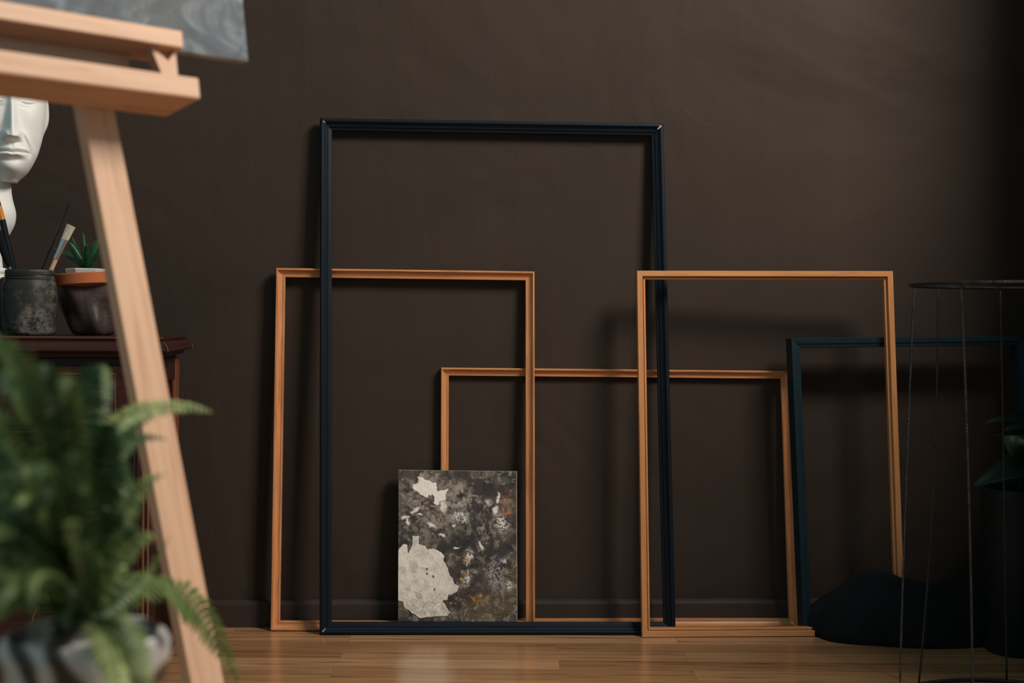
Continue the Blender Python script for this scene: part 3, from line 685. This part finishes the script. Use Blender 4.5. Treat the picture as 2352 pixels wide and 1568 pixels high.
# ------------------------------------------------------------------ plaster bust
YB = 2.56; sb = YB / FPX
def bust():
    yaw = math.radians(23)                      # turned to the right of straight out
    hc_ = at(20, 405, YB); z0 = hc_[2]
    sc = .80
    zs = np.array([-.012, 0, .007, .022, .04, .063, .107, .13, .16, .19, .215, .235, .246, .25])
    hw = np.array([.016, .033, .041, .052, .062, .070, .077, .079, .080, .076, .064, .042, .018, .001])
    df = np.array([.040, .060, .073, .083, .083, .083, .083, .084, .090, .086, .070, .045, .018, .001])
    db = np.array([-.008, .010, .022, .045, .06, .075, .095, .104, .110, .106, .09, .06, .03, .001])
    nz, nt = 300, 420
    z = np.linspace(-.012, .25, nz)
    i_ = lambda a: np.convolve(np.pad(np.interp(z, zs, a), 6, 'edge'), np.ones(13) / 13, 'valid')
    HW, DF, DB = i_(hw), i_(df), i_(db)
    # denser at the face: theta 0 = forward
    t = np.linspace(-1, 1, nt, endpoint=False); thh = np.pi * (t * .62 + .38 * t ** 3)
    Z, T = np.meshgrid(z, thh, indexing='ij')
    s_, c_ = np.sin(T), np.cos(T)
    pw = .86
    X = HW[:, None] * np.sign(s_) * np.abs(s_) ** pw
    D = np.where(c_ > 0, DF[:, None], DB[:, None]); F = D * np.sign(c_) * np.abs(c_) ** .9
    m = sstep(.05, .45, c_)
    Zr = Z; Z = Z + .0135 * (1 - sstep(.05, .12, Z))
    g = lambda cx, cz, sx, sz: np.exp(-((X - cx) / sx) ** 2 - ((Z - cz) / sz) ** 2)
    g2 = lambda cx, cz, sx, sz: g(cx, cz, sx, sz) + g(-cx, cz, sx, sz)
    f = np.zeros_like(X)
    # nose
    zn = np.clip((.134 - Z) / (.134 - .077), 0, 1.15)
    pr = (.006 + .024 * zn ** 1.1) * sstep(.066, .074, Z) * (1 - sstep(.128, .150, Z))
    wn = .0075 + .0060 * zn ** 2
    f += pr * np.exp(-(np.abs(X) / wn) ** 2.1) + .0035 * g(0, .078, .010, .008)
    f += .0125 * g2(.0135, .0765, .0062, .0065)
    f -= .004 * g2(.0075, .0705, .003, .002)
    # brow, sockets, lids
    f += .0075 * g(0, .150, .050, .010) + .004 * g2(.03, .149, .016, .006)
    f -= .0150 * g2(.033, .133, .015, .012)
    f += .0115 * g2(.034, .131, .0125, .0085)
    ax = np.abs(X); arc_u = .1385 - 9.0 * (ax - .034) ** 2; arc_l = .1245 + 9.0 * (ax - .034) ** 2; em = np.exp(-((ax - .034) / .0135) ** 4)
    f += .0030 * np.exp(-((Z - arc_u) / .0014) ** 2) * em + .0026 * np.exp(-((Z - arc_l) / .0013) ** 2) * em
    f -= .0030 * np.exp(-((Z - arc_u - .0040) / .0018) ** 2) * em; f -= .0018 * np.exp(-((Z - arc_l + .0034) / .0018) ** 2) * em
    f -= .0022 * np.exp(-((Z - (.116 + 6 * (ax - .03) ** 2)) / .0024) ** 2) * np.exp(-((ax - .030) / .012) ** 4)
    # cheeks and folds
    f += .0060 * g2(.046, .103, .017, .016)
    fx = .0215 + (.080 - Z) * .80 - 7 * np.clip(.070 - Z, 0, 1) ** 2; f -= .0024 * np.exp(-((ax - fx) / .0050) ** 2) * sstep(.042, .060, Z) * (1 - sstep(.074, .084, Z))
    f += .0026 * np.exp(-((ax - fx - .007) / .0055) ** 2) * sstep(.035, .05, Z) * (1 - sstep(.076, .088, Z))
    f -= .0035 * g2(.052, .065, .010, .016)
    # mouth
    mw = np.exp(-(X / .0345) ** 6); ml = .0515 - .0016 * np.exp(-(X / .006) ** 2) - 1.2 * X ** 2
    f += .0090 * g(0, .055, .024, .014)
    f += .0034 * np.exp(-((Z - ml - .0042) / .0030) ** 2) * mw
    f += .0080 * np.exp(-((Z - ml + .0062) / .0042) ** 2) * np.exp(-(X / .029) ** 4)
    f -= .0085 * np.exp(-((Z - ml) / .00155) ** 2) * mw
    f -= .0042 * g2(.0370, .0480, .0050, .0060)
    f -= .0060 * g(0, .0365, .021, .0048)
    f -= .0018 * g(0, .0635, .0028, .007)
    f += .0075 * g(0, .019, .022, .014) 
    F = F + f * m; Z = Zr
    # hair mass
    hm = np.clip(sstep(.165, .185, Z + .03 * (1 - c_)) * 1.0, 0, 1) * (1 - .0) * np.where(Z > .03, 1, 0) * sstep(.23, -.15, c_ - (Z - .17) * 14)
    lump = (fbm(X * 70 + 9, F * 70, Z * 60, 5, 4) - .35) * .022
    k_ = 1 + hm * (lump + .008) / .08
    X = X * k_; F = F * k_
    # ears
    er_ = np.exp(-((F + .006) / .012) ** 2) * np.exp(-((Z - .112) / .026) ** 2)
    ei = np.exp(-((F + .004) / .007) ** 2) * np.exp(-((Z - .114) / .015) ** 2)
    X = X + np.sign(X) * (er_ * .016 - ei * .010)
    P = np.stack([X * sc, -F * .92, (Z) * 1.0], -1)
    cy, sy = math.cos(yaw), math.sin(yaw)
    PP = P.copy(); PP[..., 0] = P[..., 0] * cy - P[..., 1] * sy; PP[..., 1] = P[..., 0] * sy + P[..., 1] * cy
    PP += np.array([hc_[0], hc_[1], z0])
    mb = MB(); mb.grid(PP[::-1], closev=True); mb.f.append(tuple((nz - 1) * nt + j for j in range(nt)))
    # neck: contour read from the picture, slightly elliptical
    ncx = -38
    prof = [(420, 44), (408, 62), (420, 66), (440, 66), (460, 69), (485, 75), (500, 74), (516, 70), (530, 62), (545, 53), (560, 45), (575, 40), (600, 40), (612, 42)]
    prof = [(380, 40)] + prof[2:]
    ax0 = at(ncx, 600, YB + .012)
    rows = []
    ys_ = np.linspace(380, 612, 90); rs_ = np.interp(ys_, [p_[0] for p_ in prof], [p_[1] for p_ in prof])
    rs_ = np.convolve(np.pad(rs_, 5, 'edge'), np.hanning(13)[1:-1] / np.hanning(13).sum(), 'valid')
    cs_ = np.interp(ys_, [380, 440, 560, 612], [24, 22, 3, 0])          # the neck leans forward from the base
    for (y, r, c_) in zip(ys_, rs_, cs_): rows.append(((r - c_) * sb, at(ncx, y, YB)[2]))
    cs_ = cs_[::-1]
    def nf(P_, t_):
        P_[:, :, 1] *= 1.0
        for i in range(P_.shape[0]):
            P_[i, :, 0] *= 1 + .02 * np.sin(3 * t_ + i * .06); P_[i, :, 1] *= 1.05; P_[i, :, 0] += cs_[i] * sb; P_[i, :, 1] -= cs_[i] * sb * .5
        return P_
    mb.lathe(rows[::-1], 0, 0, 72, o=(ax0[0], ax0[1], 0), fn=nf)
    # tendons of the neck and the turned socle
    soc = [(612, 40), (616, 51), (622, 53), (627, 50), (630, 47), (634, 51), (640, 52), (645, 46), (660, 43), (690, 40), (715, 42), (730, 50), (742, 62), (750, 66), (754, 72), (770, 73)]
    rows = [(r * sb, at(ncx, y, YB)[2]) for (y, r) in soc]; rows[-1] = (rows[-1][0], ztop)
    mb.lathe(rows[::-1], 0, 0, 72, o=(ax0[0], ax0[1], 0))
    o = mb.build('plaster_bust', M_PLAST, smooth=True)
    tag(o, 'white plaster bust of a stern clean-shaven man on a turned base, at the left edge', 'bust')
bust()

# ------------------------------------------------------------------ fern
fc = at(205, 1440, 1.06)
fr = empty('potted_fern', (fc[0], fc[1], fc[2] - .012), 'blurred green fern with arching feathery fronds in the left foreground', 'plant')
pot_top = fc[2] - .004
def frond(pts, Lf, tone, droop=.25, n=30, wid=.24, twist=0.0, seed=0, sp_=.0056):
    r_ = random.Random(seed); pts = [np.array(p, float) for p in pts]
    def bez(t):
        q = [p for p in pts]
        while len(q) > 1: q = [a * (1 - t) + b_ * t for a, b_ in zip(q, q[1:])]
        return q[0]
    mb = MB(); tn = []
    C0 = [bez(t) for t in np.linspace(0, 1, 40)]; LEN = sum(np.linalg.norm(a - b_) for a, b_ in zip(C0, C0[1:]))
    K = max(10, int(LEN / sp_)); T = np.linspace(0, 1, K); C = [bez(t) for t in T]
    mb.tube(C[::2] + [C[-1]], [.0011 * (1 - .7 * k_ / (len(C[::2]))) for k_ in range(len(C[::2]) + 1)], 5)
    tn += [tone * .6] * len(mb.v)
    tilt = r_.uniform(-.5, .5)
    for i in range(2, K - 1):
        t = T[i]; d = C[i + 1] - C[i - 1] if i + 1 < len(C) else C[i] - C[i - 1]; d /= np.linalg.norm(d)
        view = C[i] - CAM; view = view / np.linalg.norm(view)
        n0 = -view * .9 + np.array([tilt * .5, 0, .35]); side = np.cross(d, n0)
        side /= np.linalg.norm(side) + 1e-9; nrm = np.cross(side, d)
        env = (math.sin(math.pi * min(1, t * .85 + .15)) ** .5) * (1 - t) ** .3 if t < .999 else .02
        for sg in (-1, 1):
            L = Lf * env * (.88 + .24 * r_.random()); w_ = L * wid * .5 + .0012
            ax_ = side * sg * .93 + d * .36 - np.array([0, 0, droop]) * (.6 + .8 * r_.random()); ax_ /= np.linalg.norm(ax_)
            wd = np.cross(ax_, nrm); wd = d - ax_ * np.dot(d, ax_); wd /= np.linalg.norm(wd)
            rows_ = []
            for q, ww in ((0, .35), (.2, .9), (.45, 1.0), (.75, .7), (1.0, .06)):
                cc_ = C[i] + ax_ * L * q - np.array([0, 0, 1]) * L * .22 * q * q
                rows_.append([cc_ - wd * w_ * ww, cc_ + wd * w_ * ww + nrm * w_ * .15])
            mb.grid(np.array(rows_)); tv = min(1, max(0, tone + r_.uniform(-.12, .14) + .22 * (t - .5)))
            tn += [tv] * 10
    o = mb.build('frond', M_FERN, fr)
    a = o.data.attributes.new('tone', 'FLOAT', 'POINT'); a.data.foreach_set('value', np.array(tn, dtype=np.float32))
    return o
sd = 0
def fp(lst): return [at(x, y, Y) for (x, y, Y) in lst]
base = (205, 1430, 1.06)
KEY = [  # (waypoints in the picture, leaflet length, tone)
    ([base, (140, 1100, 1.14), (200, 905, 1.18), (380, 905, 1.22), (492, 948, 1.24)], .0185, .84, .0072),
    ([base, (250, 1250, 1.1), (300, 1090, 1.1), (378, 1090, 1.12)], .013, .70, .0058),
    ([base, (250, 1290, 1.18), (400, 1260, 1.34), (500, 1420, 1.37), (552, 1590, 1.38)], .0300, .66, .0105),
    ([base, (250, 1300, 1.1), (345, 1190, 1.1), (350, 1245, 1.1)], .011, .85, .0055),
    ([base, (180, 1200, 1.1), (90, 1000, 1.02), (72, 780, .98)], .013, .74, .0058),
    ([base, (150, 1200, 1.0), (30, 1050, .95), (-30, 860, .92)], .014, .45, .006),
    ([base, (190, 1250, .98), (110, 1060, .96), (205, 872, .96)], .012, .66, .006),
    ([base, (170, 1280, 1.12), (20, 1150, 1.12), (-60, 1080, 1.15)], .015, .35, .006),
    ([base, (200, 1200, 1.12), (220, 1000, 1.14), (350, 960, 1.16)], .015, .40, .0055),
    ([base, (190, 1150, 1.12), (240, 960, 1.16), (385, 1010, 1.18)], .014, .34, .0055),
    ([base, (150, 1330, .95), (60, 1230, .92), (-30, 1250, .9)], .017, .35, .006),
    ([base, (260, 1340, 1.1), (310, 1290, 1.14), (385, 1360, 1.16)], .017, .62, .0062),
    ([base, (280, 1370, 1.1), (330, 1350, 1.12), (390, 1230, 1.14)], .008, .66, .006),
    ([base, (260, 1400, .98), (330, 1440, .95), (340, 1640, .94)], .017, .82, .0065),
    ([base, (240, 1420, .98), (290, 1500, .94), (270, 1680, .92)], .018, .95, .0065),
    ([base, (170, 1300, .92), (40, 1240, .88), (80, 1420, .86)], .008, .70, .006),
    ([base, (200, 1300, .98), (150, 1120, .95), (95, 1060, .93)], .014, .42, .006),
    ([base, (230, 1280, 1.0), (290, 1190, 1.0), (325, 1230, .99)], .012, .52, .0055),
]
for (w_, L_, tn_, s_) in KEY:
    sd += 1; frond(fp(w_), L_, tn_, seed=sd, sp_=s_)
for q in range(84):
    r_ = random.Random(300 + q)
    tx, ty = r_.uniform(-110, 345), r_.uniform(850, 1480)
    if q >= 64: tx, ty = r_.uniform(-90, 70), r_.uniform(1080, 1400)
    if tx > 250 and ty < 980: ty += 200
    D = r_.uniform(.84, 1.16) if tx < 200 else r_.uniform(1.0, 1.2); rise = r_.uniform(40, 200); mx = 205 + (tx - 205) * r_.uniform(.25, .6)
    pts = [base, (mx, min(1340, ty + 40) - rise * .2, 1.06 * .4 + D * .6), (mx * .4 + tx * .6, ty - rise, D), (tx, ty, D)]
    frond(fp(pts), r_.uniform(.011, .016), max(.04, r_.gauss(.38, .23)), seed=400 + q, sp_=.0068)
# marbled pot and stool under it
SP = 1.06 / FPX
pr_ = [(70, -215), (100, -212), (135, -185), (165, -120), (182, -60), (186, -20), (180, 0), (172, 4), (165, 0), (168, -20), (150, -30), (2, -28)]
def potfn(P_, t_):
    for i in range(P_.shape[0]):
        wv = 1 + .05 * np.sin(5 * t_ + i * .35) + .03 * np.sin(9 * t_ - i * .3); P_[i, :, 0] *= wv; P_[i, :, 1] *= wv
    return P_
b = MB(); b.lathe([(r * SP, z * SP) for r, z in pr_], 0, 0, 90, o=(fc[0] - .003, fc[1], pot_top), fn=potfn)
pt = b.build('marbled_pot', M_MARB, smooth=True); tag(pt, 'black and white marbled plant pot under the fern, lower left corner', 'plant pot')
zs_ = pot_top - 215 * SP
st = empty('plant_stool', (fc[0], fc[1], 0), 'low round wooden stool carrying the marbled fern pot', 'stool')
b = MB(); b.lathe([(.10, 0), (.104, .003), (.104, .017), (.10, .02)], 0, 0, 48, o=(fc[0], fc[1], zs_ - .0201)); b.build('seat', M_PINE, st, auto=40)
for q in range(3):
    a = q * 2.094 + .4; b = MB()
    b.tube([(fc[0] + .06 * math.cos(a), fc[1] + .06 * math.sin(a), zs_ - .02), (fc[0] + .095 * math.cos(a), fc[1] + .095 * math.sin(a), 0)], [.011, .008], 12); b.build('leg', M_PINE, st, smooth=True)

# ------------------------------------------------------------------ wire stand
YW = 2.20; wc = at(2349, 655, YW); zt_ = wc[2] + .0; RT, RB, RM = .1685, .193, .158
ws = empty('wire_stand', (wc[0], wc[1], 0), 'tall round black wire stand with two hoops and thin uprights, at right', 'stand')
def hoop(R_, z_, r_): 
    b_ = MB(); t_ = np.linspace(0, 2 * np.pi, 120, endpoint=False)
    rings = []
    for a in t_:
        c = np.array([wc[0] + R_ * math.cos(a), wc[1] + R_ * math.sin(a), z_]); rad = np.array([math.cos(a), math.sin(a), 0])
        rings.append([c + r_ * (math.cos(q) * rad + math.sin(q) * UP) for q in np.linspace(0, 2 * np.pi, 8, endpoint=False)])
    b_.grid(np.array(rings), closeu=True, closev=True); return b_.build('hoop', M_IRON, ws, smooth=True)
hoop(RT, zt_, .0026); hoop(RB, .0032, .0032)
def wang(px, R_, z_, back):
    best = None
    for a in np.linspace(.5, math.pi, 500) if back else np.linspace(math.pi, math.pi * 1.5, 400):
        p = RC.T @ (np.array([wc[0] + R_ * math.cos(a), wc[1] + R_ * math.sin(a), z_]) - CAM); e = abs(IW / 2 + FPX * p[0] / -p[2] - px)
        if best is None or e < best[0]: best = (e, a)
    return math.degrees(best[1])
WA = [(wang(2100, RT, zt_, True) , wang(2066, RB, 0, False)), (wang(2155, RT, zt_, True), wang(2110, RB, 0, True)),
      (wang(2207, RT, zt_, False), wang(2236, RB, 0, False)), (wang(2297, RT, zt_, True), wang(2313, RB, 0, True))]
for (a0, a1) in WA + [(278, 290), (322, 330), (8, 12), (60, 62)]:
    pts = []
    for t in np.linspace(0, 1, 24):
        a = math.radians(a0 + (a1 - a0) * t); R_ = RT + (RB - RT) * t ** 2.2 - .003 * math.sin(math.pi * t)
        pts.append((wc[0] + R_ * math.cos(a), wc[1] + R_ * math.sin(a), zt_ * (1 - t) + .004 * t))
    b = MB(); b.tube(pts, .0018, 8); b.build('upright_wire', M_IRON, ws, smooth=True)

# ------------------------------------------------------------------ dark cushion on the floor at right
cc0 = np.array([.0, 0, 0]); pc0 = onz(2150, 1480); 
def mound():
    nz, nt = 24, 96
    P_ = np.zeros((nz, nt, 3)); t_ = np.linspace(0, 2 * np.pi, nt, endpoint=False)
    for i in range(nz):
        f = i / (nz - 1); ph = f * math.pi / 2
        rr = (math.cos(ph) ** .55) if f < 1 else 0.0; zz_ = math.sin(ph) ** .8
        lob = 1 + .05 * np.sin(3 * t_ + .8) + .03 * np.sin(7 * t_)
        P_[i, :, 0] = .235 * rr * lob * np.cos(t_); P_[i, :, 1] = .105 * rr * lob * np.sin(t_)
        hz = .100 + .018 * np.exp(-((P_[i, :, 0] + .10) / .05) ** 2) - .01 * np.sin(P_[i, :, 0] * 20)
        P_[i, :, 2] = hz * zz_ * (1 + .0 * t_)
    P_ += np.array([pc0[0], pc0[1] + .075, 0]); b_ = MB(); b_.grid(P_, closev=True)
    b_.f.append(tuple(range(nt))[::-1])
    return b_.build('floor_cushion', M_FABD, smooth=True)
tag(mound(), 'dark charcoal rounded floor cushion lying in the shadow behind the wire stand', 'cushion')

# ------------------------------------------------------------------ potted plant at right edge
plc = np.array([.945, 2.62, 0]); s9 = 2.50 / FPX
plz = at(2330, 1150, 2.42)[2]
pl = empty('leafy_plant', (plc[0], plc[1], plz - .03), 'dark broad-leaved plant at the right edge, mostly in shadow behind the wire stand', 'plant')
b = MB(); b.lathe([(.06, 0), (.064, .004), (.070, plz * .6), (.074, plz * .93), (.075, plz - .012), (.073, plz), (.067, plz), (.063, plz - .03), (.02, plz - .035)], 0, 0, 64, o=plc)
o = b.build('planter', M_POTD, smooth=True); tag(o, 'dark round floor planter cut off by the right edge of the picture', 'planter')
def bleaf(pts, w_, seed=0):
    pts = [np.array(p, float) for p in pts]
    def bez(t):
        q = pts
        while len(q) > 1: q = [a * (1 - t) + b_ * t for a, b_ in zip(q, q[1:])]
        return q[0]
    rows_ = []
    for t in np.linspace(0, 1, 22):
        c = bez(t); d = bez(min(1, t + .02)) - bez(max(0, t - .02)); d /= np.linalg.norm(d)
        s_ = np.cross(d, np.array([0, -.5, 1.])); s_ /= np.linalg.norm(s_); nn = np.cross(s_, d)
        ww = w_ * (.06 + math.sin(math.pi * max(0, (t - .18) / .82)) ** .8 if t > .18 else .06) * (1 - .15 * t)
        rows_.append([c + s_ * ww * q + nn * ww * .35 * abs(q) for q in (-1, -.5, 0, .5, 1)])
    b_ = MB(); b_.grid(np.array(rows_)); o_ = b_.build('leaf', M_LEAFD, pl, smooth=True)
    m = o_.modifiers.new('solid', 'SOLIDIFY'); m.thickness = .0012
pb = plc + np.array([0, 0, plz - .03])
bleaf([pb, pb + np.array([-.03, -.05, .2]), at(2440, 990, 2.50), at(2335, 945, 2.46), at(2262, 972, 2.46)], .018)
bleaf([pb, pb + np.array([-.02, -.05, .16]), at(2440, 1020, 2.50), at(2350, 985, 2.47), at(2285, 1000, 2.47)], .014)
bleaf([pb, pb + np.array([-.03, -.08, .10]), at(2420, 1080, 2.49), at(2330, 1070, 2.46), at(2234, 1117, 2.46)], .034)
r9 = random.Random(5)
for q in range(6):
    a = r9.uniform(0, 6.283); R_ = r9.uniform(.10, .27); h_ = r9.uniform(.05, .12)
    ex = pb + np.array([R_ * math.cos(a), R_ * math.sin(a) * .8, h_ * .8])
    if ex[0] < .985: ex[0] = .985 + r9.random() * .02
    if ex[0] > PX - .03: ex[0] = PX - .03 - .04 * r9.random()
    if ex[1] > 2.78: ex[1] = 2.76
    bleaf([pb, pb + np.array([(ex - pb)[0] * .2, (ex - pb)[1] * .2, h_]), (pb + ex) / 2 + np.array([0, 0, h_ * .8]), ex], r9.uniform(.022, .05))

# ------------------------------------------------------------------ light
def area(name, loc, target, sx, sy, power, color, spread=math.pi):
    ld = bpy.data.lights.new(name, 'AREA'); ld.shape = 'RECTANGLE'; ld.size = sx; ld.size_y = sy; ld.energy = power; ld.color = color
    try: ld.spread = spread
    except Exception: pass
    o_ = bpy.data.objects.new(name, ld); COL.objects.link(o_); o_.location = loc
    o_.rotation_euler = (Vector(target) - Vector(loc)).to_track_quat('-Z', 'Y').to_euler(); return o_
area('window_daylight', (1.6, 1.1, 2.5), (.3, 2.8, 1.4), .80, .9, 94, (1, .93, .84))
wd = bpy.data.worlds.new('world'); SC.world = wd; wd.use_nodes = True
bg = wd.node_tree.nodes['Background']; bg.inputs[0].default_value = (.60, .93, 1, 1); bg.inputs[1].default_value = .31
